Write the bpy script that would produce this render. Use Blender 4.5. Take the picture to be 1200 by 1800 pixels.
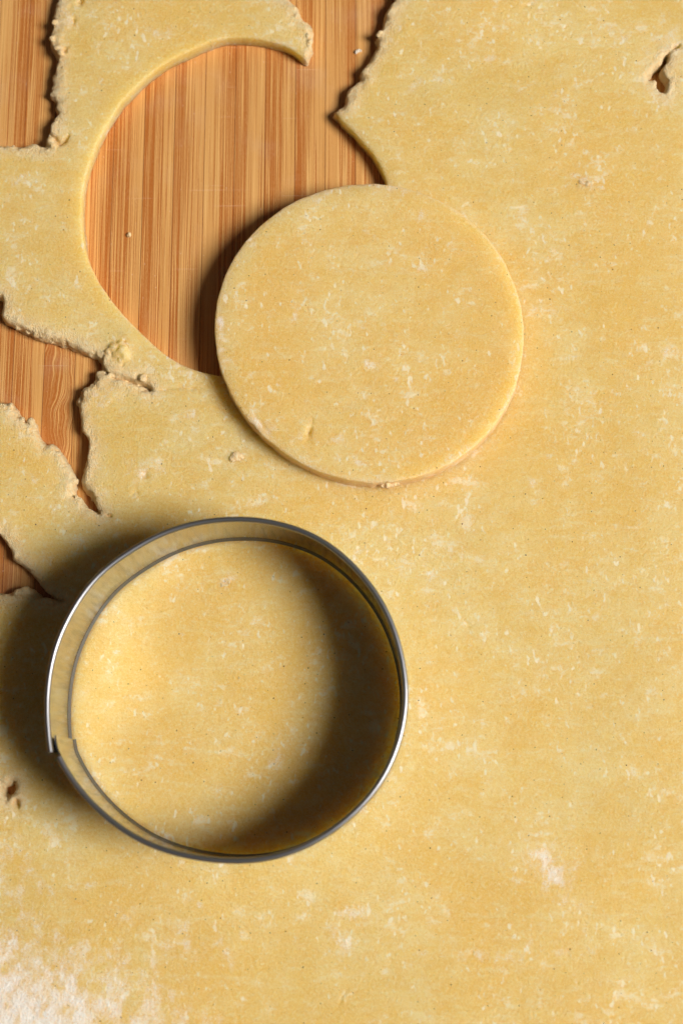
import bpy, math
import numpy as np
import openvdb
from mathutils import Matrix, Vector

# ------------------------------------------------------------------ start
for o in list(bpy.data.objects):
    bpy.data.objects.remove(o, do_unlink=True)
SC = bpy.context.scene
COL = SC.collection
MM = 0.001                      # everything below is laid out in millimetres
rng = np.random.default_rng(7)

# ------------------------------------------------------------------ camera
T = 4.3                         # thickness of the rolled dough
CUT_H = 22.9                    # height of the ring above the dough
FPX = 2600.0                    # focal length in pixels of a 1200 x 1800 frame
_z = np.array([-40.0, 520.0, FPX]); _z /= np.linalg.norm(_z)      # world up seen by the camera
_y = np.array([0.0, 1.0, 0.0]) - _z * _z[1]; _y /= np.linalg.norm(_y)
_x = np.cross(_y, _z)
RW = np.array([_x, _y, _z])     # world from camera
def ray(px, py):
    return RW @ np.array([(px - 600.0) / FPX, -(py - 900.0) / FPX, -1.0])
CAM_Z = T + 341.0 * -ray(414, 1227)[2]
_r = ray(600, 900)
CAM = np.array([-_r[0] * CAM_Z / -_r[2], -_r[1] * CAM_Z / -_r[2], CAM_Z])
def at(px, py, z=T):
    """where the sight line of a surveyed point meets the level z (mm above the board)"""
    d = ray(px, py)
    p = CAM + d * ((z - CAM[2]) / d[2])
    return p[:2]
cd = bpy.data.cameras.new('camera')
cam = bpy.data.objects.new('camera', cd); COL.objects.link(cam)
cd.sensor_fit = 'VERTICAL'; cd.sensor_height = 36.0; cd.sensor_width = 24.0
cd.lens = 36.0 * FPX / 1800.0
cd.clip_start = 0.01; cd.clip_end = 20.0
cam.matrix_world = Matrix.Translation(Vector(CAM * MM)) @ Matrix(RW.tolist()).to_4x4()
cd.dof.use_dof = True
cd.dof.focus_distance = float(CAM_Z / -ray(600, 800)[2] - 4) * MM
cd.dof.aperture_fstop = 10.0
SC.camera = cam

# ------------------------------------------------------------------ light
W = bpy.data.worlds.new('World'); SC.world = W; W.use_nodes = True
bg = W.node_tree.nodes['Background']
bg.inputs[0].default_value = (1.0, 0.93, 0.84, 1); bg.inputs[1].default_value = 0.05
LEL = math.radians(46.5)
ldir = Vector((0.965 * math.cos(LEL), -0.262 * math.cos(LEL), math.sin(LEL))).normalized()
ld = bpy.data.lights.new('window_light', 'AREA')
ld.shape = 'DISK'; ld.size = 0.98; ld.energy = 92.0; ld.color = (1.0, 0.968, 0.915)
lo = bpy.data.objects.new('window_light', ld); COL.objects.link(lo)
lo.location = ldir * 2.5
lo.rotation_euler = ldir.to_track_quat('Z', 'Y').to_euler()

SC.view_settings.view_transform = 'Standard'; SC.view_settings.look = 'None'
SC.view_settings.exposure = 0.0; SC.view_settings.gamma = 1.0
SC.view_settings.use_curve_mapping = False
cy = SC.cycles
cy.use_denoising = True
try:
    cy.denoiser = 'OPENIMAGEDENOISE'; cy.denoising_prefilter = 'ACCURATE'
except Exception:
    pass
cy.max_bounces = 6; cy.diffuse_bounces = 3; cy.glossy_bounces = 4
cy.use_adaptive_sampling = True; cy.adaptive_threshold = 0.04
cy.caustics_reflective = True; cy.blur_glossy = 0.3
cy.sample_clamp_indirect = 20.0

# ------------------------------------------------------------------ node helpers
class NT:
    def __init__(s, name):
        s.m = bpy.data.materials.new(name); s.m.use_nodes = True
        s.t = s.m.node_tree; s.t.nodes.clear()
    def n(s, typ, **kw):
        nd = s.t.nodes.new(typ)
        for k, v in kw.items(): setattr(nd, k, v)
        return nd
    def put(s, sock, v):
        if isinstance(v, bpy.types.NodeSocket): s.t.links.new(v, sock)
        else: sock.default_value = v
    def math(s, op, a, b=0.0, c=0.0, clamp=False):
        nd = s.n('ShaderNodeMath', operation=op, use_clamp=clamp)
        for i, v in enumerate((a, b, c)): s.put(nd.inputs[i], v)
        return nd.outputs[0]
    def mix(s, f, a, b):
        nd = s.n('ShaderNodeMix', data_type='RGBA')
        s.put(nd.inputs[0], f); s.put(nd.inputs[6], a); s.put(nd.inputs[7], b)
        return nd.outputs[2]
    def mapr(s, v, a, b, c=0.0, d=1.0, smooth=True):
        nd = s.n('ShaderNodeMapRange', interpolation_type='SMOOTHSTEP' if smooth else 'LINEAR')
        for i, q in enumerate((v, a, b, c, d)): s.put(nd.inputs[i], q)
        return nd.outputs[0]
    def noise(s, vec, scale, detail=2.0, rough=0.5, dist=0.0):
        nd = s.n('ShaderNodeTexNoise')
        s.put(nd.inputs['Vector'], vec); nd.inputs['Scale'].default_value = scale
        nd.inputs['Detail'].default_value = detail; nd.inputs['Roughness'].default_value = rough
        nd.inputs['Distortion'].default_value = dist
        return nd.outputs[0]
    def mapping(s, vec, scale=(1, 1, 1), rot=(0, 0, 0), loc=(0, 0, 0)):
        nd = s.n('ShaderNodeMapping')
        s.put(nd.inputs[0], vec); s.put(nd.inputs[1], loc); nd.inputs[2].default_value = rot; nd.inputs[3].default_value = scale
        return nd.outputs[0]
    def attr(s, name):
        return s.n('ShaderNodeAttribute', attribute_name=name).outputs['Fac']
    def bump(s, h, dist, strength=1.0, normal=None):
        nd = s.n('ShaderNodeBump'); nd.inputs['Strength'].default_value = strength
        nd.inputs['Distance'].default_value = dist; s.put(nd.inputs['Height'], h)
        if normal is not None: s.put(nd.inputs['Normal'], normal)
        return nd.outputs[0]
    def out(s, **kw):
        b = s.n('ShaderNodeBsdfPrincipled'); o = s.n('ShaderNodeOutputMaterial')
        for k, v in kw.items(): s.put(b.inputs[k.replace('_', ' ')], v)
        s.t.links.new(b.outputs[0], o.inputs[0])
        return b

def rgb(r, g, b):   # sRGB 0-255 to linear
    f = lambda c: (c / 255 / 12.92) if c / 255 <= 0.04045 else ((c / 255 + 0.055) / 1.055) ** 2.4
    return (f(r), f(g), f(b), 1.0)

# ------------------------------------------------------------------ materials
def dough_material(name, seed, sss=0.8):
    k = NT(name)
    mm = k.mapping(k.n('ShaderNodeTexCoord').outputs['Object'], (1000, 1000, 1000), loc=(seed * 31.7, seed * 17.3, seed * 5.1))
    roll = k.mapping(mm, (0.70, 1.0, 1.0), rot=(0, 0, 0.12))
    roll2 = k.mapping(mm, (1.0, 0.6, 1.0), rot=(0, 0, 0.7))
    big = k.noise(mm, 0.040, 3, 0.5)
    patch = k.noise(mm, 0.11, 2, 0.5)
    mid = k.noise(roll, 0.26, 4, 0.58)
    streak = k.noise(k.mapping(mm, (0.16, 0.60, 1.0), rot=(0, 0, 0.14)), 1.0, 4, 0.6)
    fine = k.noise(mm, 1.5, 3, 0.65)
    grain = k.noise(mm, 3.6, 1, 0.6)
    c = k.mix(k.mapr(big, 0.32, 0.66), rgb(253, 192, 109), rgb(255, 205, 134))
    c = k.mix(k.math('MULTIPLY', k.mapr(patch, 0.58, 0.34), 0.55), c, rgb(248, 188, 96))
    c = k.mix(k.math('MULTIPLY', k.mapr(mid, 0.54, 0.34), 0.45), c, rgb(247, 184, 93))
    c = k.mix(k.math('MULTIPLY', k.mapr(streak, 0.50, 0.72), 0.45), c, rgb(253, 216, 160))
    c = k.mix(k.math('MULTIPLY', k.mapr(fine, 0.50, 0.70), 0.42), c, rgb(253, 220, 170))
    c = k.mix(k.math('MULTIPLY', k.mapr(fine, 0.47, 0.28), 0.38), c, rgb(236, 170, 84))
    c = k.mix(k.math('MULTIPLY', k.mapr(grain, 0.50, 0.72), 0.32), c, rgb(253, 230, 188))
    c = k.mix(k.math('MULTIPLY', k.mapr(grain, 0.48, 0.28), 0.30), c, rgb(232, 164, 80))
    # pale flecks and smears of butter and flour, drawn out by the rolling pin
    pl = k.math('MULTIPLY', k.math('SUBTRACT', patch, 0.5), 0.36)
    f1 = k.mapr(k.math('ADD', k.noise(roll, 0.40, 5, 0.64), pl), 0.565, 0.73)
    f2 = k.mapr(k.math('ADD', k.noise(roll2, 0.75, 2, 0.5), pl), 0.62, 0.76)
    fl = k.math('MAXIMUM', k.math('MULTIPLY', f1, 0.75), f2)
    c = k.mix(k.math('MULTIPLY', fl, 0.70), c, rgb(248, 234, 203))
    # darker grains
    vo = k.n('ShaderNodeTexVoronoi'); vo.voronoi_dimensions = '2D'; k.put(vo.inputs['Vector'], mm); vo.inputs['Scale'].default_value = 0.27
    sx = k.n('ShaderNodeSeparateColor'); k.put(sx.inputs[0], vo.outputs['Color'])
    rad = k.mapr(sx.outputs[1], 0.3, 1.0, 0.020, 0.050, False)
    sp = k.math('MULTIPLY', k.math('LESS_THAN', vo.outputs['Distance'], rad), k.math('GREATER_THAN', sx.outputs[0], 0.45))
    c = k.mix(k.math('MULTIPLY', sp, k.mapr(sx.outputs[2], 0.0, 1.0, 0.25, 0.95, False)), c, rgb(120, 66, 28))
    # freshly torn edges are paler and crumbly
    torn = k.attr('torn')
    c = k.mix(k.math('MULTIPLY', torn, k.mapr(fine, 0.30, 0.62, 0.35, 0.95)), c, rgb(243, 222, 176))
    # loose flour
    fr = k.attr('flour')
    fn = k.noise(k.mapping(mm, (1.0, 0.8, 1.0), rot=(0, 0, 0.5)), 0.34, 8, 0.62, 0.3)
    fm = k.mapr(k.math('ADD', fr, k.math('MULTIPLY', k.math('SUBTRACT', fn, 0.5), 2.4)), 0.22, 1.15)
    fm = k.math('MULTIPLY', k.math('MULTIPLY', fm, k.mapr(fr, 0.02, 0.2)), k.mapr(k.math('ADD', grain, k.math('MULTIPLY', fr, 0.18)), 0.36, 0.66, 0.35, 1.0))
    c = k.mix(k.math('MULTIPLY', fm, 0.82), c, rgb(241, 242, 238))
    h = k.math('MULTIPLY_ADD', fine, 0.75, k.math('MULTIPLY', grain, k.math('MULTIPLY_ADD', torn, 1.2, 0.35)))
    nb = k.bump(h, 0.00045, 0.95)
    b = k.out(Base_Color=c, Roughness=k.mapr(mid, 0.3, 0.7, 0.52, 0.68), Normal=nb)
    b.inputs['Specular IOR Level'].default_value = 0.28
    k.put(b.inputs['Subsurface Weight'], k.math('MULTIPLY', k.math('MULTIPLY', k.math('SUBTRACT', 1.0, torn), sss), k.math('MULTIPLY', k.math('SUBTRACT', 1.0, fm), k.math('MULTIPLY_ADD', fl, -0.6, 1.0))))
    b.inputs['Subsurface Radius'].default_value = (1.0, 0.84, 0.44)
    b.inputs['Subsurface Scale'].default_value = 0.0145
    return k.m

def bamboo_material():
    k = NT('bamboo')
    tc = k.n('ShaderNodeTexCoord').outputs['Object']
    mm0 = k.mapping(tc, (1000, 1000, 1000))
    rnd = k.n('ShaderNodeObjectInfo').outputs['Random']
    sep = k.n('ShaderNodeSeparateXYZ'); k.put(sep.inputs[0], mm0)
    u = k.math('ADD', k.math('DIVIDE', sep.outputs[0], 7.6), 0.5)
    off = k.n('ShaderNodeCombineXYZ'); k.put(off.inputs[0], k.math('MULTIPLY', rnd, 531.0)); k.put(off.inputs[1], k.math('MULTIPLY', rnd, 977.0))
    va = k.n('ShaderNodeVectorMath', operation='ADD'); k.put(va.inputs[0], mm0); k.put(va.inputs[1], off.outputs[0])
    p = va.outputs[0]
    # fibres wander a little along the strip; one strip in seven is cut across its fibres
    wob = k.math('SUBTRACT', k.noise(k.mapping(p, (0.12, 0.02, 1)), 1.0, 2), 0.5)
    wild = k.attr('wild')
    vw = k.n('ShaderNodeCombineXYZ')
    k.put(vw.inputs[0], k.math('ADD', k.math('MULTIPLY', wob, 0.7),
                               k.math('MULTIPLY', wild, k.math('MULTIPLY', k.math('SUBTRACT', k.noise(k.mapping(p, (0.12, 0.06, 1)), 1.0, 2), 0.5), 6.0))))
    vb = k.n('ShaderNodeVectorMath', operation='ADD'); k.put(vb.inputs[0], p); k.put(vb.inputs[1], vw.outputs[0])
    q = vb.outputs[0]
    broad = k.noise(k.mapping(q, (0.55, 0.008, 1)), 1.0, 2, 0.5)
    lines = k.noise(k.mapping(q, (1.9, 0.010, 1)), 1.0, 3, 0.6)
    hair = k.noise(k.mapping(q, (3.4, 0.02, 1)), 1.0, 2, 0.6)
    cell = k.noise(k.mapping(q, (5.0, 1.1, 1)), 1.0, 3, 0.6)
    flip = k.math('GREATER_THAN', k.math('FRACT', k.math('MULTIPLY', rnd, 7.13)), 0.72)
    uu = k.math('ABSOLUTE', k.math('SUBTRACT', flip, u))
    dens = k.mapr(uu, 0.0, 0.85, 0.10, -0.07, False)
    dens = k.math('ADD', dens, k.math('MULTIPLY', wild, 0.09))
    l1 = k.mapr(k.math('ADD', lines, dens), 0.51, 0.58)
    l2 = k.math('MULTIPLY', k.mapr(k.math('ADD', hair, dens), 0.50, 0.60), 0.7)
    l3 = k.math('MULTIPLY', k.mapr(k.math('ADD', broad, dens), 0.53, 0.68), 0.25)
    ln = k.math('MAXIMUM', k.math('MAXIMUM', l1, l2), l3)
    tone = k.math('FRACT', k.math('MULTIPLY', rnd, 3.77))
    base = k.mix(tone, rgb(212, 158, 92), rgb(205, 145, 75))
    base = k.mix(k.mapr(broad, 0.40, 0.66), base, rgb(214, 156, 88))
    c = k.mix(k.math('MULTIPLY', ln, 0.92), base, rgb(172, 93, 27))
    c = k.mix(k.math('MULTIPLY', k.mapr(hair, 0.46, 0.34), 0.85), c, rgb(232, 182, 112))
    c = k.mix(k.mapr(cell, 0.35, 0.7, 0.0, 0.18), c, rgb(222, 176, 120))
    edge = k.mapr(k.math('ABSOLUTE', k.math('SUBTRACT', u, 0.5)), 0.478, 0.497)
    c = k.mix(k.math('MULTIPLY', edge, 0.65), c, rgb(128, 66, 24))
    # thin flour film and wear scratches
    world = k.mapping(k.n('ShaderNodeNewGeometry').outputs['Position'], (1000, 1000, 1000))
    film = k.mapr(k.noise(world, 0.06, 4, 0.6), 0.50, 0.75)
    c = k.mix(k.math('MULTIPLY', film, 0.12), c, rgb(220, 196, 176))
    scr = k.mapr(k.noise(k.mapping(world, (0.05, 2.2, 1), rot=(0, 0, -0.9)), 1.0, 1), 0.735, 0.77)
    c = k.mix(k.math('MULTIPLY', scr, 0.35), c, rgb(232, 200, 170))
    dust = k.n('ShaderNodeTexVoronoi'); dust.voronoi_dimensions = '2D'; k.put(dust.inputs['Vector'], world); dust.inputs['Scale'].default_value = 0.35
    dsx = k.n('ShaderNodeSeparateColor'); k.put(dsx.inputs[0], dust.outputs['Color'])
    ds = k.math('MULTIPLY', k.math('LESS_THAN', dust.outputs['Distance'], k.mapr(dsx.outputs[1], 0, 1, .01, .045, False)), k.math('GREATER_THAN', dsx.outputs[0], 0.8))
    c = k.mix(k.math('MULTIPLY', ds, 0.55), c, rgb(236, 214, 190))
    h = k.math('SUBTRACT', k.math('MULTIPLY', cell, 0.4), k.math('MULTIPLY', ln, 0.5))
    nb = k.bump(h, 0.00010, 0.6)
    b = k.out(Base_Color=c, Roughness=k.mapr(ln, 0, 1, 0.50, 0.40), Normal=nb)
    b.inputs['Specular IOR Level'].default_value = 0.4
    return k.m

def steel_material(name, rough, smear, metal=1.0, tint=1.0):
    k = NT(name)
    mm = k.mapping(k.n('ShaderNodeTexCoord').outputs['Object'], (1000, 1000, 1000))
    st = k.noise(k.mapping(mm, (0.8, 0.8, 0.09)), 1.0, 3, 0.55)
    br = k.noise(k.mapping(mm, (0.6, 0.6, 6.0)), 1.0, 3, 0.6)
    m1 = k.mapr(st, 0.40, 0.72)
    c = k.mix(k.math('MULTIPLY', m1, smear), (0.36 * tint, 0.36 * tint, 0.38 * tint, 1), (0.22 * tint, 0.22 * tint, 0.22 * tint, 1))
    r = k.math('ADD', k.math('MULTIPLY', m1, 0.22 * smear), rough)
    r = k.math('ADD', r, k.math('MULTIPLY', br, 0.06))
    nb = k.bump(k.math('ADD', st, k.math('MULTIPLY', br, 0.25)), 0.00006, 0.35 * smear)
    k.out(Base_Color=c, Metallic=metal, Roughness=r, Normal=nb)
    return k.m

M_SHEET = dough_material('rolled_dough', 0)
M_DISC = dough_material('cut_dough', 3)
M_CRUMB = dough_material('crumbled_dough', 5, 0.0)
M_BAMBOO = bamboo_material()
M_STEEL = steel_material('tin_wall', 0.09, 0.55, 0.97, 1.12)
M_EDGE = steel_material('tin_edge', 0.42, 0.2, 1.0, 0.72)
M_RIM = steel_material('tin_rim', 0.34, 0.05)

# ------------------------------------------------------------------ mesh helpers
def mesh_obj(name, verts, faces, mat, parent=None, smooth=True):
    me = bpy.data.meshes.new(name)
    verts = np.asarray(verts, dtype=np.float32); faces = np.asarray(faces, dtype=np.int32)
    n = faces.shape[1]
    me.vertices.add(len(verts)); me.vertices.foreach_set('co', (verts * MM).ravel())
    me.loops.add(faces.size); me.loops.foreach_set('vertex_index', faces.ravel())
    me.polygons.add(len(faces)); me.polygons.foreach_set('loop_start', np.arange(0, faces.size, n, dtype=np.int32))
    me.update(calc_edges=True)
    me.polygons.foreach_set('use_smooth', np.full(len(faces), smooth))
    me.materials.append(mat)
    o = bpy.data.objects.new(name, me); COL.objects.link(o)
    if parent: o.parent = parent
    return o
def point_attr(o, name, vals):
    a = o.data.attributes.new(name, 'FLOAT', 'POINT'); a.data.foreach_set('value', np.asarray(vals, np.float32))
def tag(o, label, cat, group=None):
    o['label'] = label; o['category'] = cat
    if group: o['group'] = group

def lattice(shape, cell, seed):
    """smooth value noise in about -1..1; cell = feature size in samples per axis"""
    r = np.random.default_rng(seed)
    dims = [int(math.ceil(n / c)) + 3 for n, c in zip(shape, cell)]
    a = r.uniform(-1, 1, dims).astype(np.float32)
    for ax, (n, c) in enumerate(zip(shape, cell)):
        t = np.arange(n, dtype=np.float32) / c
        i = t.astype(int); f = t - i; f = f * f * (3 - 2 * f)
        sh = [1] * a.ndim; sh[ax] = n; f = f.reshape(sh).astype(np.float32)
        a = np.take(a, i, ax) * (1 - f) + np.take(a, i + 1, ax) * f
    return a * 1.3
def smax(a, b, k):
    h = np.maximum(k - np.abs(a - b), 0) / k
    return np.maximum(a, b) + h * h * k * 0.25
def smin(a, b, k):
    return -smax(-a, -b, k)

def poly_sdf(pts, X, Y, kinds):
    """signed distance (negative inside) to a closed outline and the kind of its nearest side"""
    P = np.asarray(pts); best = np.full(X.shape, 1e9, np.float32); kd = np.zeros(X.shape, np.float32)
    ins = np.zeros(X.shape, bool)
    for i in range(len(P)):
        a = P[i]; b = P[(i + 1) % len(P)]
        e = b - a; L = max(float(e @ e), 1e-9)
        wx = X - a[0]; wy = Y - a[1]
        t = np.clip((wx * e[0] + wy * e[1]) / L, 0, 1)
        d = (wx - t * e[0]) ** 2 + (wy - t * e[1]) ** 2
        m = d < best
        best = np.where(m, d, best); kd = np.where(m, kinds[i], kd)
        if abs(e[1]) > 1e-9:
            c = ((a[1] > Y) != (b[1] > Y)) & (X < a[0] + (Y - a[1]) * e[0] / e[1])
            ins ^= c
    d = np.sqrt(best)
    return np.where(ins, -d, d).astype(np.float32), kd

def seg_dist(pts, X, Y):
    best = np.full(X.shape, 1e9, np.float32); par = np.zeros(X.shape, np.float32)
    n = len(pts) - 1
    for i in range(n):
        a = np.asarray(pts[i]); b = np.asarray(pts[i + 1]); e = b - a; L = max(float(e @ e), 1e-9)
        t = np.clip(((X - a[0]) * e[0] + (Y - a[1]) * e[1]) / L, 0, 1)
        d = np.sqrt((X - a[0] - t * e[0]) ** 2 + (Y - a[1] - t * e[1]) ** 2)
        m = d < best; best = np.where(m, d, best); par = np.where(m, (i + t) / n, par)
    return best, par

def polygonise(F, x0, y0, z0, vs):
    g = openvdb.FloatGrid(); g.background = 3.0
    g.copyFromArray(np.ascontiguousarray(F, dtype=np.float32))
    pts, quads = g.convertToQuads(0.0)
    v = pts * vs + np.array([x0, y0, z0], np.float32)
    q = quads[:, ::-1]
    # outward faces: the topmost vertices must look up
    return v, q
def largest(v, q):
    """keep the one connected body, drop specks that hang in the air"""
    lab = np.arange(len(v)); E = np.concatenate([q[:, [0, 1]], q[:, [1, 2]], q[:, [2, 3]], q[:, [3, 0]]])
    for _ in range(200):
        m = np.minimum(lab[E[:, 0]], lab[E[:, 1]])
        new = lab.copy(); np.minimum.at(new, lab[E[:, 0]], m); np.minimum.at(new, lab[E[:, 1]], m)
        new = new[new]; new = new[new]
        if (new == lab).all(): break
        lab = new
    keep = lab == np.bincount(lab).argmax()
    idx = np.cumsum(keep) - 1
    return v[keep], idx[q[keep[q[:, 0]]]]
def orient(o):
    me = o.data
    nz = np.zeros(len(me.polygons) * 3, np.float32); me.polygons.foreach_get('normal', nz)
    ce = np.zeros(len(me.polygons) * 3, np.float32); me.polygons.foreach_get('center', ce)
    nz = nz.reshape(-1, 3)[:, 2]; cz = ce.reshape(-1, 3)[:, 2]
    if nz[cz > np.percentile(cz, 70)].mean() < 0: me.flip_normals()
def sample2(A, v, x0, y0, vs):
    i = np.clip(((v[:, 0] - x0) / vs).round().astype(int), 0, A.shape[0] - 1)
    j = np.clip(((v[:, 1] - y0) / vs).round().astype(int), 0, A.shape[1] - 1)
    return A[i, j]

# ------------------------------------------------------------------ the bamboo board
PITCH = 7.6
JOINT = at(252, 300, 0)[0]
board = bpy.data.objects.new('cutting_board', None); COL.objects.link(board)
board.location = (0, 0, -0.018)
tag(board, 'bamboo cutting board of glued strips under all the dough', 'board')
def strip_mesh(name, wild):
    w, l, h, c = PITCH / 2 - 0.012, 195.0, 18.0, 0.09
    prof = [(-w, -h), (w, -h), (w, -c), (w - c, 0), (-w + c, 0), (-w, -c)]
    V = [(x, y, z) for y in (-l, l) for x, z in prof]
    me = bpy.data.meshes.new(name)
    F = [tuple(range(5, -1, -1)), tuple(range(6, 12))]
    F += [(i, (i + 1) % 6, 6 + (i + 1) % 6, 6 + i) for i in range(6)]
    me.from_pydata([(x * MM, y * MM, z * MM) for x, y, z in V], [], F); me.update()
    me.materials.append(M_BAMBOO)
    a = me.attributes.new('wild', 'FLOAT', 'POINT'); a.data.foreach_set('value', [wild] * 12)
    return me
S_PLAIN = strip_mesh('strip', 0.0); S_WILD = strip_mesh('strip_cross_cut', 1.0)
k0 = int(math.floor((-150 - JOINT) / PITCH)); k1 = int(math.ceil((150 - JOINT) / PITCH))
WILD = int(math.floor((at(108, 680, 0)[0] - JOINT) / PITCH))
for k in range(k0, k1):
    s = bpy.data.objects.new('strip', S_WILD if k in (WILD, WILD + 17, WILD - 9) else S_PLAIN)
    COL.objects.link(s); s.parent = board
    s.location = ((JOINT + (k + 0.5) * PITCH) * MM, 0, 0.018 + float(rng.uniform(-0.03, 0.0)) * MM)
    s.rotation_euler = (0, float(rng.uniform(-0.002, 0.002)), 0)

# ------------------------------------------------------------------ path of the ring cutter's rim (the dough gives way under it)
ZR = T + CUT_H
RIMC = [(99.6,1332),(110,1351),(126,1376),(145,1400),(167,1423),(195,1447),(225,1469),(283,1496),(342,1510.5),(400,1517),(458,1515),(517,1500),(575,1470),(633,1423),(668,1382),(698,1323),(715,1253),(716.5,1207),(706,1142),(686,1081),(657,1032),(610,979),(558,941),(488,916),(400,909),(312,924),(225,967),(167,1011),(120,1078),(94,1137),(80.5,1207),(79,1253),(81.5,1290),(85,1324)]
CP = np.array([at(px, py, ZR) for px, py in RIMC])
cc = (CP.max(0) + CP.min(0)) / 2
th = np.unwrap(np.arctan2(CP[:, 1] - cc[1], CP[:, 0] - cc[0])); rr = np.hypot(CP[:, 0] - cc[0], CP[:, 1] - cc[1])
BEAD = 0.62
tt = np.linspace(th[0], th[-1], 721)
rfull = np.interp(tt, th, rr)
ker = np.exp(-0.5 * (np.arange(-24, 25) / 9.0) ** 2); ker /= ker.sum()
pad = np.concatenate([2 * rfull[0] - rfull[24:0:-1], rfull, 2 * rfull[-1] - rfull[-2:-26:-1]])
rfull = np.convolve(pad, ker, 'valid')
rbead = rfull - BEAD

# ------------------------------------------------------------------ the rolled sheet of dough
# outline in survey points: kind 1 = torn and crumbly, 0 = clean cut of the ring
TORN1 = [(706,-70),(702,-30),(697,0),(691,8),(685,23),(683,35),(677,42),(668,52),(664,60),(666,70),(664,84),(656,95),(648,105),(638,115),(634,124),(636,136),(626,146),(615,163),(614,177),(605,187)]
CUT1 = [(592,198),(601,212),(619,229),(638,251),(654,268),(666,288),(675,308),(681,330),(684,380),(674,450),(643,520),(592,580),(532,625),(462,653),(405,662),(385,660),(360,655),(334,647),(316,639),(290,623),(268,604),(250,587),(234,571),(217,553),(196,528),(176,499),(158,464),(150,437),(145,402),(144.5,370),(146,340),(150,315),(156,296),(161,280),(169,256),(179,236),(197,204),(213,178),(229,161),(248,143),(272,123),(297,107),(322,94),(350,81),(376,71),(400,66),(422,65),(447,67),(472,71),(497,78),(513,86),(524,94)]
TORN2 = [(532,99),(538,100),(541,90),(547,80),(545,67),(547,47),(540,40),(533,38),(528,32),(522,25),(517,13),(507,3),(495,-12),(470,-60),(300,-80),(125,-75),(112,-30),(104,0),(98,20),(93,37),(91,50),(89,67),(93,80),(100,92),(103,100),(102,110),(99,122),(97,133),(100,142),(94,160),(101,174),(98,186),(103,196),(95,210),(94,226),(88,234),(83,248),(85,259),(70,261),(62,255),(56,253),(40,256),(32,255),(20,252),(4,254),(-20,250),(-60,258),(-75,300),(-80,400),(-72,480),(-40,512),(-14,518),(2,522),(5,530),(5,548),(10,560),(24,568),(42,577),(64,585),(88,595),(106,600),(117,598),(130,604),(148,615),(165,621),(181,629),(184,643),(194,653),(203,655),(214,662),(228,666),(244,669),(256,674),(263,683),(252,676),(240,672),(222,669),(210,667),(201,662),(192,658),(178,659),(172,665),(166,674),(152,682),(147,687),(147,694),(139,704),(138,720),(141,740),(144,754),(153,765),(156,778),(155,800),(153,816),(146,836),(143,846),(149,860),(160,876),(168,890),(175,901),(164,896),(152,890),(143,879),(131,870),(127,856),(127,836),(120,820),(110,800),(100,786),(90,778),(79,781),(70,768),(62,754),(62,744),(52,739),(45,742),(38,737),(28,730),(23,718),(12,710),(0,708),(-30,704),(-62,715),(-80,780),(-70,880),(-40,925),(-16,932),(0,938),(12,950),(20,962),(24,980),(40,992),(56,1010),(70,1026),(84,1038),(100,1048),(110,1057),(96,1057),(80,1052),(66,1056),(62,1045),(50,1037),(36,1040),(24,1045),(12,1048),(0,1047),(-30,1046),(-70,1052),(-92,1120),(-96,1300),(-90,1500),(-95,1700),(-88,1880),(100,1905),(400,1898),(700,1906),(1000,1899),(1290,1905),(1305,1600),(1298,1200),(1306,800),(1300,400),(1305,-60),(1000,-78),(850,-72)]
outline = [at(*p) for p in TORN1 + CUT1 + TORN2]
kinds = [1] * (len(TORN1)) + [0] * len(CUT1) + [1] * len(TORN2)
HOLES = [[(1158,114),(1165,107),(1169,97),(1175,92),(1173,104),(1165,115),(1163,122),(1165,131),(1172,140),(1168,151),(1167,162),(1158,152),(1157,140),(1150,134),(1143,137),(1141,132),(1147,127),(1150,119)],
         [(2,1381),(11,1381),(21,1375),(24,1386),(20,1396),(11,1402),(5,1395)]]
VS = 0.34
O = np.array(outline)
x0, y0, z0 = O[:, 0].min() - 3, O[:, 1].min() - 3, -0.8
nx, ny, nz = int((O[:, 0].max() + 3 - x0) / VS), int((O[:, 1].max() + 3 - y0) / VS), int(7.6 / VS)
gx = (x0 + VS * np.arange(nx)).astype(np.float32); gy = (y0 + VS * np.arange(ny)).astype(np.float32)
X, Y = np.meshgrid(gx, gy, indexing='ij')
Zg = (z0 + VS * np.arange(nz)).astype(np.float32)
d2, kd = poly_sdf(outline, X, Y, kinds)
for H in HOLES:
    hp = [at(*p) for p in H]
    dh, _ = poly_sdf(hp, X, Y, [1] * len(hp))
    dh -= 0.32
    m = -dh > d2
    kd = np.where(m, 1.0, kd); d2 = np.maximum(d2, -dh)
kd = kd.astype(np.float32)
# blend kinds so that the crumbling fades out along the edge
for _ in range(4):
    kd[1:-1, 1:-1] = (kd[1:-1, 1:-1] * 2 + kd[2:, 1:-1] + kd[:-2, 1:-1] + kd[1:-1, 2:] + kd[1:-1, :-2]) / 6
near = np.exp(-(np.minimum(d2, 0) / 2.6) ** 2) * kd
n2 = lambda mm_, s, st=1.0: lattice((nx, ny), (mm_ * st / VS, mm_ / VS), s)
flat = np.clip(np.exp(-(((X - at(649, 585)[0]) / 46) ** 4 + ((Y - at(649, 585)[1]) / 46) ** 4)) + np.exp(-(((X - at(414, 1227)[0]) / 46) ** 4 + ((Y - at(414, 1227)[1]) / 46) ** 4)), 0, 1)
top = T + (0.04 + 0.28 * (1 - flat)) * n2(22, 1) + 0.10 * (1 - flat) * n2(11, 7, 1.8) + 0.05 * n2(6, 2, 1.6) + 0.028 * n2(2.2, 3, 2.0) + 0.022 * n2(1.1, 4)
top += near * (0.20 * n2(2.4, 5) + 0.16 * n2(1.1, 6) - 0.10)
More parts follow.
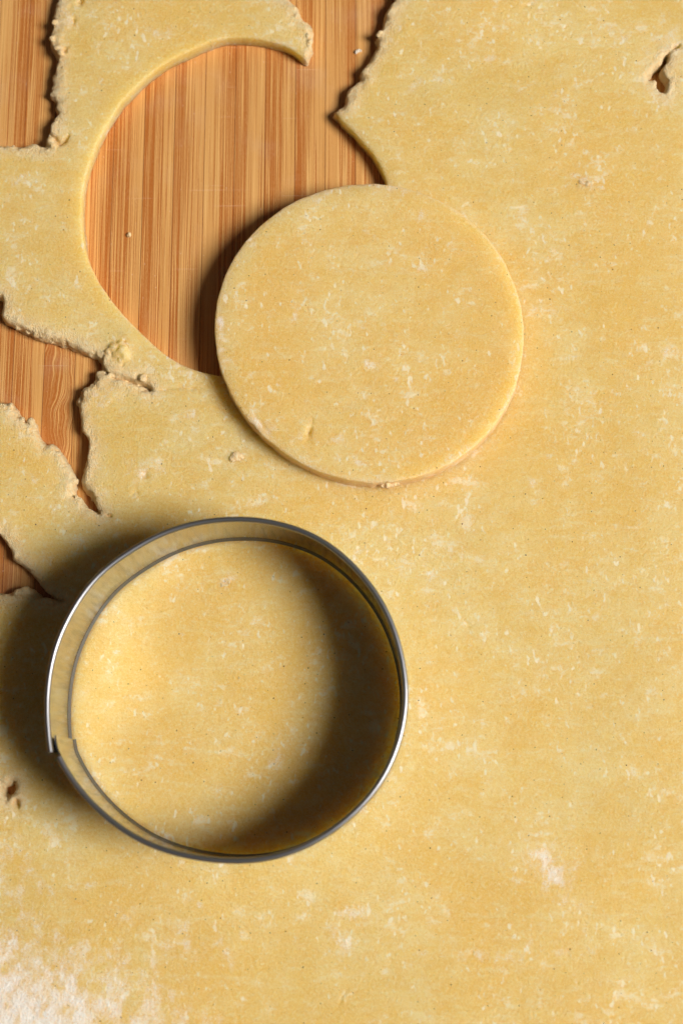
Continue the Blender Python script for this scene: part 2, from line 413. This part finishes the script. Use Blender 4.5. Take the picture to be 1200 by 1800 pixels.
def gauss(px, py, r, z=T):
    c = at(px, py, z)
    return np.exp(-((X - c[0]) ** 2 + (Y - c[1]) ** 2) / (r * r))
# raised crumbly patches and shallow dents seen on the surface
for px, py, r, a in [(112,45,2.2,.55),(104,72,2.0,.5),(122,18,2.5,.4),(118,88,1.4,.4),(252,700,2.4,.25),(190,700,3.0,.35),(160,690,1.6,.4),
                     (262,815,2.0,.22),(255,835,1.0,-.5),(236,862,1.6,.2),(720,45,2.0,.3),(700,60,2.2,.25),
                     (880,140,3.0,.18),(760,150,3.0,.15),(1032,320,1.8,.25),(450,770,1.5,.12),(820,1100,1.5,-.12),(210,610,3.2,.35),(226,590,1.8,.25)]:
    top += a * gauss(px, py, r) * (0.75 + 0.5 * n2(1.3, 40 + int(px)))
# hairline cracks: (points, half width, depth)
CRACKS = [([(197,660),(206,663),(214,664),(228,668),(244,671),(256,676),(263,683)], .26, 2.4),
          ([(256,674),(270,684),(286,686),(300,684),(318,680),(338,683),(356,680)], .2, .55),
          ([(88,235),(98,240),(104,252),(112,248),(121,236)], .32, 1.6), ([(185,904),(196,907)], .28, 1.2),
          ([(608,1742),(600,1756),(597,1772)], .2, .30), ([(829,1672),(825,1684)], .2, .3), ([(997,1672),(999,1684)], .2, .25),
          ([(755,1688),(764,1684)], .22, .25), ([(683,1698),(690,1692)], .2, .2), ([(25,1406),(29,1411),(34,1420)], .4, 2.0), ([(1183,85),(1189,80),(1196,79)], .35, 2.2),
          ([(820,1093),(823,1103)], .3, .25), ([(920,12),(935,6)], .3, .4), ([(137,0),(142,4),(141,-8)], .4, 1.6), ([(206,630),(214,640),(222,628),(220,600)], .3, .8),
          ([(232,868),(240,862),(246,868)], .25, .5), ([(108,90),(118,84)], .35, 1.0), ([(130,30),(131,40)], .25, .8)]
for pts, w, dep in CRACKS:
    dd, par = seg_dist([at(*p) for p in pts], X + 0.25 * n2(1.2, 71), Y + 0.25 * n2(1.2, 72))
    ww = w * (0.55 + 0.9 * np.sin(np.pi * np.clip(par * 0.9 + 0.08, 0, 1)))
    top -= dep * np.exp(-(dd / ww) ** 2)
# the ring has been pressed lightly into the surface
_th = np.arctan2(Y - cc[1], X - cc[0]); _o = np.argsort(np.mod(tt[:-1], 2 * math.pi))
_rw = np.interp(np.mod(_th, 2 * math.pi), np.mod(tt[:-1], 2 * math.pi)[_o], rbead[:-1][_o], period=2 * math.pi)
_dr = np.hypot(X - cc[0], Y - cc[1]) - _rw + 0.15
top += -0.34 * np.exp(-(_dr / 0.75) ** 2) + 0.10 * np.exp(-((np.abs(_dr) - 1.7) / 0.8) ** 2) * (1 + 0.6 * n2(2.0, 55))
F = np.empty((nx, ny, nz), np.float32)
A = 0.42 * lattice((nx, ny, nz), (2.8 / VS, 2.8 / VS, 3.0 / VS), 11) + (0.55 * n2(5.0, 14))[:, :, None]
A += 0.18 * lattice((nx, ny, nz), (1.25 / VS,) * 3, 12)
A += 0.30 * lattice((nx, ny, nz), (0.72 / VS,) * 3, 13)
rag = np.clip(0.5 + 0.8 * n2(9, 31) + 0.4 * n2(4, 32), 0, 1)
amp = 0.06 + kd * (0.36 + 0.55 * rag)
kk = 0.45 + kd * (0.5 + 1.2 * np.clip(0.5 + 0.8 * n2(7, 33), 0, 1))
for iz in range(nz):
    z = Zg[iz]
    under = -kd * (0.25 + 0.75 * rag) * max(0.0, (T - z)) * 0.20      # torn sides spread a little towards the board
    side = d2 + under + (amp + (1 - kd) * 0.30 * max(0.0, 1 - abs(z) / 1.3)) * A[:, :, iz]
    F[:, :, iz] = np.maximum(smax(side, z - top, kk), 0.02 - z)
# loose crumbs clinging to the torn sides
def stamp(F, c, r, sq=1.0):
    R = r + 1.2
    i0, i1 = [int((c[0] + s * R - x0) / VS) for s in (-1, 1)]
    j0, j1 = [int((c[1] + s * R - y0) / VS) for s in (-1, 1)]
    k0_, k1_ = max(0, int((c[2] - R - z0) / VS)), min(nz, int((c[2] + R - z0) / VS) + 1)
    if i0 < 1 or j0 < 1 or i1 >= nx - 1 or j1 >= ny - 1: return
    xs = gx[i0:i1, None, None]; ys = gy[None, j0:j1, None]; zs = Zg[None, None, k0_:k1_]
    s = np.sqrt((xs - c[0]) ** 2 + (ys - c[1]) ** 2 + ((zs - c[2]) / sq) ** 2) - r
    s = s + 0.55 * A[i0:i1, j0:j1, k0_:k1_]
    B = F[i0:i1, j0:j1, k0_:k1_]
    F[i0:i1, j0:j1, k0_:k1_] = np.maximum(smin(B, s, 0.25), 0.02 - zs)
cr = np.random.default_rng(21)
for i in range(len(outline)):
    if kinds[i] < 1: continue
    a, b = O[i], O[(i + 1) % len(O)]
    L = np.linalg.norm(b - a)
    if L > 12: continue
    nrm = np.array([a[1] - b[1], b[0] - a[0]]) / max(L, 1e-6)
    for _ in range(cr.poisson(L * 0.03 * (0.3 + 1.4 * rag[min(nx - 1, max(0, int((a[0] - x0) / VS))), min(ny - 1, max(0, int((a[1] - y0) / VS)))]))):
        t = cr.uniform(); p = a + (b - a) * t + nrm * cr.uniform(-1.0, 1.0)
        ci, cj = int((p[0] - x0) / VS), int((p[1] - y0) / VS)
        if not (0 < ci < nx and 0 < cj < ny) or d2[ci, cj] > 0.1: continue
        stamp(F, (p[0], p[1], cr.uniform(0.6, T + 0.15)), cr.uniform(0.35, 0.85))
for px, py, z, r in [(190,618,4.2,1.0),(200,610,4.6,1.2),(212,604,4.7,1.0),(216,616,4.8,1.3),(221,627,4.4,1.1),(213,634,3.8,1.0),(204,641,2.8,1.1),(193,646,2.0,1.0),(186,637,2.2,.8),(206,622,4.2,1.1),
                     (176,660,2.2,1.0),(184,657,2.0,.9),(100,85,4.1,.9),(92,68,3.9,1.0),(96,40,4.0,1.0),(107,93,4.2,.8),(90,248,3.9,1.2),(94,254,3.8,1.1),
                     (54,741,3.9,1.0),(60,749,3.8,.8),(40,739,3.8,.8),(20,714,3.9,.9),(134,873,3.8,.8),(141,878,3.6,.7),(134,848,2.0,.8),(50,582,2.6,1.1),(64,586,2.8,1.1),(76,592,2.2,1.0),(92,598,2.0,1.0),(104,600,2.0,.9),(34,574,2.8,1.0),
                     (46,1040,3.8,1.4),(56,1044,3.4,1.3),(34,1044,3.6,1.2),(668,58,3.9,.8),(664,62,3.8,.5),(545,52,3.8,.9),(546,72,3.8,.9),(541,62,4.1,.9)]:
    c = at(px, py, z); stamp(F, (c[0], c[1], z), r * 0.85)
np.clip(F, -3, 3, out=F)
F[0] = F[-1] = 3; F[:, 0] = F[:, -1] = 3; F[:, :, 0] = F[:, :, -1] = 3
v, q = largest(*polygonise(F, x0, y0, z0, VS))
sheet = mesh_obj('dough_sheet', v, q, M_SHEET)
orient(sheet)
tag(sheet, 'large rolled sheet of yellow shortcrust dough with ragged torn left edges', 'dough')

def ell(px, py, ax, ay, ang=0.0, z=T):
    c = at(px, py, z); ca, sa = math.cos(ang), math.sin(ang)
    dx, dy = X - c[0], Y - c[1]
    return np.exp(-(((dx * ca + dy * sa) / ax) ** 2 + ((-dx * sa + dy * ca) / ay) ** 2))
flour = np.zeros((nx, ny), np.float32)
for px, py, ax, ay, ang, s in [(20,1795,26,20,.0,.98),(140,1770,20,12,-.2,.72),(270,1795,18,9,-.5,.66),(20,1640,12,14,.4,.42),(0,1540,9,12,0,.45),(60,1560,10,4,.1,.3),(340,1660,10,5,-.4,.36),
                          (240,1790,10,14,.4,.4),(130,1556,5,1.2,.05,.5),(215,1615,4,1.4,-.15,.5),(365,1600,5,1.2,-.6,.5),(275,1690,2.2,3.4,0,.5),
                          (975,1535,3.5,8,.45,.75),(955,1520,8,6,.4,.42),(985,1570,5,5,.0,.4),(1000,1530,4,1,.5,.4),(1030,1672,12,1.6,.1,.4),(830,1680,14,1.6,-.05,.42),(930,1660,6,1.0,1.0,.4),(600,1655,4,3,0,.5),(615,1605,7,2,0,.4),
                          (1032,320,4,1.6,-.5,.65),(1050,700,3.4,2.0,-.4,.5),(960,545,5,1.0,0,.5),(1010,628,3.5,.8,.0,.5),(1122,765,2.2,1.4,0,.6),(935,850,1.6,1.2,0,.55),(1180,617,3,2,0,.5),
                          (750,140,8,3,.4,.4),(870,100,6,3,0,.3),(700,60,4,3,0,.4),(1170,60,9,7,0,.35),(1090,60,9,4,0,.3),(240,705,6,3,0,.45),(180,695,5,3,.2,.45),(340,730,4,1.5,-.4,.55),(420,800,3,2,0,.3),
                          (255,830,5,3.5,0,.4),(60,845,1.5,2,0,.5),(100,890,3,1,0,.4),(215,1145,4,.9,.05,.5),(205,1170,3.4,.8,.1,.45),(290,1475,2.5,2.0,.5,.75),(335,1440,4,1.4,.4,.4),(490,1330,2,5,-.5,.4),(390,1400,4,2,.2,.3),(400,1020,2.2,1.6,.4,.5),(320,1115,1.8,1.0,-.3,.5),(770,1020,5,1.6,-.4,.4),(700,1000,4,3,0,.35),
                          (100,960,9,9,0,.25),(150,930,6,6,0,.3),(40,320,5,3,0,.3),(115,40,4,6,0,.35),(300,60,6,3,0,.3)]:
    flour = np.maximum(flour, s * ell(px, py, ax, ay, ang))
point_attr(sheet, 'torn', np.clip(sample2(near, v, x0, y0, VS), 0, 1) * 0.9)
point_attr(sheet, 'flour', sample2(flour, v, x0, y0, VS) * (v[:, 2] > T * 0.6))
sheet_top = top
del A, F

# ------------------------------------------------------------------ the cut round lying on the sheet
ZD = T + 0.12
TD = 5.0
RIMD = [(377,561),(389,503),(423,438),(481,377),(544,341),(611,323),(669,322),(727,336),(785,360),(843,406),(887,459),(911,513),(921,571),(916,629),(896,696),(858,759),(795,812),(747,836),(669,848),(602,841),(544,817),(481,783),(432,735),(399,677),(379,614)]
DP = np.array([at(px, py, ZD + TD) for px, py in RIMD])
dc = (DP.max(0) + DP.min(0)) / 2
th = np.arctan2(DP[:, 1] - dc[1], DP[:, 0] - dc[0]); rr = np.hypot(DP[:, 0] - dc[0], DP[:, 1] - dc[1])
AM = np.stack([np.ones_like(th)] + [g(n * th) for n in (1, 2, 3) for g in (np.cos, np.sin)], 1)
co = np.linalg.lstsq(AM, rr, rcond=None)[0]
VD = 0.32
R = rr.max() + 3
nd = int(2 * R / VD); ndz = int(7.2 / VD)
dx0, dy0, dz0 = dc[0] - R, dc[1] - R, -0.7
ax_ = (-R + VD * np.arange(nd)).astype(np.float32)
XX, YY = np.meshgrid(ax_, ax_, indexing='ij')
TH = np.arctan2(YY, XX); RR = np.hypot(XX, YY)
rb = co[0] + sum(co[1 + 2 * (n - 1)] * np.cos(n * TH) + co[2 + 2 * (n - 1)] * np.sin(n * TH) for n in (1, 2, 3))
side0 = (RR - rb).astype(np.float32)
m2 = lambda mm_, s, st=1.0: lattice((nd, nd), (mm_ * st / VD, mm_ / VD), s)
dtop = TD + 0.10 * m2(16, 101) + 0.04 * m2(5, 102) + 0.025 * m2(2.0, 103, 1.6) + 0.02 * m2(1.0, 104)
def gd(px, py, ax, ay, ang=0.0):
    c = at(px, py, ZD + TD) - dc; ca, sa = math.cos(ang), math.sin(ang)
    dx, dy = XX - c[0], YY - c[1]
    return np.exp(-(((dx * ca + dy * sa) / ax) ** 2 + ((-dx * sa + dy * ca) / ay) ** 2))
dtop -= 1.3 * gd(544, 758, .42, .95, -.25) + 0.25 * gd(541, 770, .9, 1.3) + 0.45 * gd(548, 740, .25, .7, .1)
dtop += 0.18 * gd(532, 750, 1.0, 2.0) - 0.35 * gd(462, 748, 2.5, .5, -.9) + .12 * gd(640, 640, 2.2, 1.2) - .3 * gd(628, 448, .25, .35)
zz = (dz0 + VD * np.arange(ndz)).astype(np.float32)
AN = 0.5 * lattice((nd, nd, ndz), (1.6 / VD,) * 3, 111) + 0.35 * lattice((nd, nd, ndz), (0.8 / VD,) * 3, 112)
FD = np.empty((nd, nd, ndz), np.float32)
edge_n = lattice((nd, nd), (3.0 / VD, 3.0 / VD), 113)
chip = gd(672, 852, 4.0, 1.2, 0) + gd(455, 752, 3.5, 1.2, -.9)
for iz in range(ndz):
    z = zz[iz]
    rough = 0.09 + 0.24 * max(0.0, 1 - abs(z - 1.0) / 1.4) + 0.5 * chip
    foot = 0.16 * max(0.0, 1.6 - z)                     # pressed out a touch at the foot
    FD[:, :, iz] = smax(smax(side0 - foot + rough * AN[:, :, iz] + 0.06 * edge_n, z - dtop, 0.5), 0.02 - z, 0.3)
np.clip(FD, -3, 3, out=FD)
FD[0] = FD[-1] = 3; FD[:, 0] = FD[:, -1] = 3; FD[:, :, 0] = FD[:, :, -1] = 3
dv, dq = largest(*polygonise(FD, -R, -R, dz0, VD))
disc = mesh_obj('dough_round', dv, dq, M_DISC); orient(disc)
disc.location = (dc[0] * MM, dc[1] * MM, ZD * MM)
tag(disc, 'round cut disc of dough lying over the hole and the sheet', 'dough')
fl = np.zeros((nd, nd), np.float32)
for px, py, ax, ay, ang, s in [(388,570,1.6,2.4,0,.75),(650,640,3.2,1.8,-.2,.5),(698,668,1.6,.9,0,.7),(655,640,1.4,1.2,0,.6),(520,760,2.5,4,.2,.42),(462,745,2.2,6,.85,.6),(545,820,6,1.5,-.6,.35),(690,330,5,2,-.2,.55),(745,385,3,2,-.3,.5),(650,410,3,1.2,-.9,.5),(560,349,1.6,1.2,0,.6),(590,775,2.5,1.5,.4,.55),(630,815,2.5,1.4,-.3,.5),(575,660,2.2,1.2,.2,.4),(750,470,2.5,1.4,0,.45),(800,595,2.0,1.2,-.6,.45),(905,640,1.2,8,.1,.4),(880,720,1.2,8,-.5,.4),(800,800,9,1.2,.5,.35),(520,555,1.4,2,0,.5),(480,610,1.4,1.0,0,.45)]:
    fl = np.maximum(fl, s * gd(px, py, ax, ay, ang))
tr = np.clip(0.55 * chip + 0.30 * np.exp(-(side0 / 0.55) ** 2), 0, 1)
point_attr(disc, 'torn', sample2(tr, dv, -R, -R, VD))
point_attr(disc, 'flour', sample2(fl, dv, -R, -R, VD) * (dv[:, 2] > T * 0.6))
del AN, FD

# ------------------------------------------------------------------ the ring cutter
t_rim = tt
def sweep(name, ts, rs, prof, mat, parent, zfun=None, closed=True):
    """carry a closed radial/height section along the ring path"""
    n, m = len(ts), len(prof)
    V = np.empty((n, m, 3), np.float32)
    for j, (dr, z) in enumerate(prof):
        rj = rs + dr
        V[:, j, 0] = np.cos(ts) * rj; V[:, j, 1] = np.sin(ts) * rj
        V[:, j, 2] = z if zfun is None else zfun(z, ts)
    idx = np.arange(n * m).reshape(n, m)
    a = idx[:-1]; b = idx[1:]
    Q = np.stack([a, b, np.roll(b, -1, 1), np.roll(a, -1, 1)], -1).reshape(-1, 4)
    tri0 = [[idx[0, 0], idx[0, j], idx[0, j + 1], idx[0, j + 1]] for j in range(1, m - 1)]
    o = mesh_obj(name, V.reshape(-1, 3), Q, mat, parent)
    import bmesh
    bm = bmesh.new(); bm.from_mesh(o.data); bm.verts.ensure_lookup_table()
    bm.faces.new([bm.verts[i] for i in idx[0]]); bm.faces.new([bm.verts[i] for i in idx[-1][::-1]])
    bmesh.ops.recalc_face_normals(bm, faces=bm.faces)
    for f in bm.faces: f.smooth = len(f.verts) == 4
    for e in bm.edges: e.smooth = not (len(e.link_faces) == 2 and e.calc_face_angle() > 0.6)
    bm.to_mesh(o.data); bm.free()
    return o
cutter = bpy.data.objects.new('ring_cutter', None); COL.objects.link(cutter)
cutter.location = (cc[0] * MM, cc[1] * MM, (T - 0.35) * MM)
tag(cutter, 'round metal pastry cutter with rolled rim standing on the dough sheet', 'cutter')
HC = CUT_H + 0.35
turn = 1 if tt[-1] > tt[0] else -1
# the band starts under its own end: inner layer first, a little inside the outer one
t_in = np.linspace(-0.125 * turn, 0, 25)[:-1] + tt[0]
r_end = np.interp(np.linspace(-0.125, 0, 25)[:-1], (tt - tt[-1]) * turn, rbead)      # the outer layer there
t_wall = np.concatenate([t_in, tt]); r_inner = r_end - 0.75
blend = np.linspace(0, 1, 24) ** 2
r_wall = np.concatenate([r_inner * (1 - blend) + (rbead[0] - 0.05) * blend, rbead])
wt = 0.20
wall_prof = [(-wt, 1.2), (wt, 1.2), (wt, HC - 0.5), (-wt, HC - 0.5)]
def wall_z(z, ts):
    # the inner layer stops short of the rim where the band overlaps
    low = np.clip(1 - np.abs(ts - t_wall[0]) / 0.118, 0, 1) > 0
    return np.where(low & (z > 5), HC - 2.1, z)
wall = sweep('wall', t_wall, r_wall, wall_prof, M_STEEL, cutter, wall_z)
lip_prof = [(-wt - 0.40, 0.40), (-wt - .39, 0.0), (wt - 0.25, 0.0), (wt + .01, .9), (wt + .01, 1.25), (-wt - .01, 1.25), (-wt - .02, .9)]
lip = sweep('cutting_edge', t_wall, r_wall, lip_prof, M_EDGE, cutter)
ang = np.linspace(0, 2 * math.pi, 15)[:-1]
bead_prof = [(BEAD * math.cos(a), HC - BEAD * 0.6 + BEAD * math.sin(a)) for a in ang]
rim = sweep('rolled_rim', tt, rbead + 0.1, bead_prof, M_RIM, cutter)
rim['label'] = 'thin rolled steel rim of the cutter'

# ------------------------------------------------------------------ crumbs and flakes lying about
def crumb(name, px, py, zbase, blobs, label, mat=M_CRUMB, seed=0, flat=1.0, torn=0.9, flourv=0.0, group='loose crumbs of dough'):
    vs = 0.16
    bl = np.array(blobs, float)
    ex = float(np.abs(bl[:, :2]).max() + bl[:, 3].max() + 1.0)
    hz = float((bl[:, 2] + bl[:, 3]).max() + 0.8)
    n, m = int(2 * ex / vs), int((hz + 0.6) / vs)
    g1 = (-ex + vs * np.arange(n)).astype(np.float32); g3 = (-0.6 + vs * np.arange(m)).astype(np.float32)
    gx_, gy_, gz_ = np.meshgrid(g1, g1, g3, indexing='ij')
    f = np.full(gx_.shape, 9.0, np.float32)
    for bx, by, bz, br in bl:
        f = smin(f, np.sqrt((gx_ - bx) ** 2 + (gy_ - by) ** 2 + ((gz_ - bz) / flat) ** 2) - br, 0.3)
    f += 0.20 * lattice(f.shape, (0.9 / vs,) * 3, seed) + 0.13 * lattice(f.shape, (0.45 / vs,) * 3, seed + 1)
    f = np.clip(np.maximum(f, 0.0 - gz_), -3, 3)
    f[0] = f[-1] = 3; f[:, 0] = f[:, -1] = 3; f[:, :, 0] = f[:, :, -1] = 3
    vv, qq = polygonise(f, -ex, -ex, -0.6, vs)
    o = mesh_obj(name, vv, qq, mat); orient(o)
    c = at(px, py, zbase + 0.5)
    o.location = (c[0] * MM, c[1] * MM, zbase * MM)
    point_attr(o, 'torn', np.full(len(vv), torn)); point_attr(o, 'flour', np.full(len(vv), flourv))
    tag(o, label, 'crumb', group)
    return o
def top_at(px, py):
    c = at(px, py); i = int((c[0] - x0) / VS); j = int((c[1] - y0) / VS)
    return float(sheet_top[i, j])
crumb('dough_crumb', 227, 413, 0.0, [(0, 0, .3, .5), (.25, .3, .35, .35)], 'tiny pale crumb alone on the bamboo inside the cut-out hole', seed=201)
crumb('dough_crumb', 629, 90, 0.0, [(0, 0, .2, .4), (.7, .2, .15, .35), (.9, -.4, .15, .3), (-.6, -.1, .15, .3), (.3, .6, .12, .25)], 'scattered white crumb flake on the bamboo beside the torn top edge', seed=211, flourv=.9)
crumb('dough_crumb', 415, 803, top_at(415, 803) - 0.1, [(-.9, -.4, .4, .8), (0, .3, .5, 1.0), (.9, .2, .4, .8), (.6, -.7, .3, .5), (1.6, -.2, .25, .6)], 'lumpy crumb stuck on the sheet left below the round', seed=221, flat=.5)
crumb('dough_crumb', 682, 856, top_at(682, 856) - 0.1, [(-1.2, .1, 2.4, .7), (-.3, .2, 2.6, .8), (.6, .1, 2.4, .6), (1.5, .3, 2.2, .55), (2.1, .4, 2.0, .45), (0, .4, 1.2, .8), (1.0, .4, .8, .8), (-.8, .4, .6, .7)], 'pale crumb squeezed out at the lower edge of the round', seed=231)
crumb('dough_crumb', 395, 1024, top_at(395, 1024) - 0.1, [(-.7, -.5, .15, .5), (.2, .3, .15, .55), (.9, .2, .15, .4), (.3, -.5, .1, .35)], 'flat pale flake on the dough inside the cutter', seed=241, flat=.35)
crumb('dough_crumb', 420, 1192, top_at(420, 1192) - 0.05, [(0, 0, .2, .45), (.5, -.2, .15, .3)], 'small round white crumb near the middle of the cutter', seed=251, flourv=.5)
crumb('dough_crumb', 1028, 321, top_at(1028, 321) - 0.08, [(-1.2, .5, .1, .45), (-.3, .1, .15, .55), (.6, -.2, .15, .6), (1.5, -.1, .1, .45), (2.2, .1, .05, .3)], 'thin curled pale flake on the sheet right of the round', seed=261, flat=.45, flourv=.5)

# ------------------------------------------------------------------ loose flour in the lower corner
fr_ = np.random.default_rng(77)
ico = np.array([(0, 0, 1), (.94, 0, -.33), (-.47, .82, -.33), (-.47, -.82, -.33)])
icf = np.array([(0, 1, 2), (0, 2, 3), (0, 3, 1), (1, 3, 2)])
prob = flour / flour.max()
brk = np.clip(0.5 + 0.9 * n2(2.6, 301) + 0.5 * n2(1.1, 302), 0, 1.4)
ii, jj = np.nonzero((fr_.uniform(size=prob.shape) < 0.06 * prob ** 1.6 * brk ** 2) & (d2 < -1.0))
fx = gx[ii] + fr_.uniform(-.2, .2, len(ii)); fy = gy[jj] + fr_.uniform(-.2, .2, len(ii)); fz = sheet_top[ii, jj]
frad = fr_.uniform(0.05, 0.15, len(ii))
FV = (np.stack([fx, fy, fz], 1)[:, None, :] + ico[None] * frad[:, None, None] * np.array([1, 1, .7])).reshape(-1, 3)
FF = (icf[None] + (np.arange(len(ii)) * 4)[:, None, None]).reshape(-1, 3)
k = NT('flour'); k.out(Base_Color=rgb(244, 236, 222), Roughness=0.9)
fo = mesh_obj('flour', FV, FF, k.m, smooth=False)
fo['kind'] = 'stuff'; fo['label'] = 'white flour dusted over the dough, thickest in the lower left corner'; fo['category'] = 'flour'
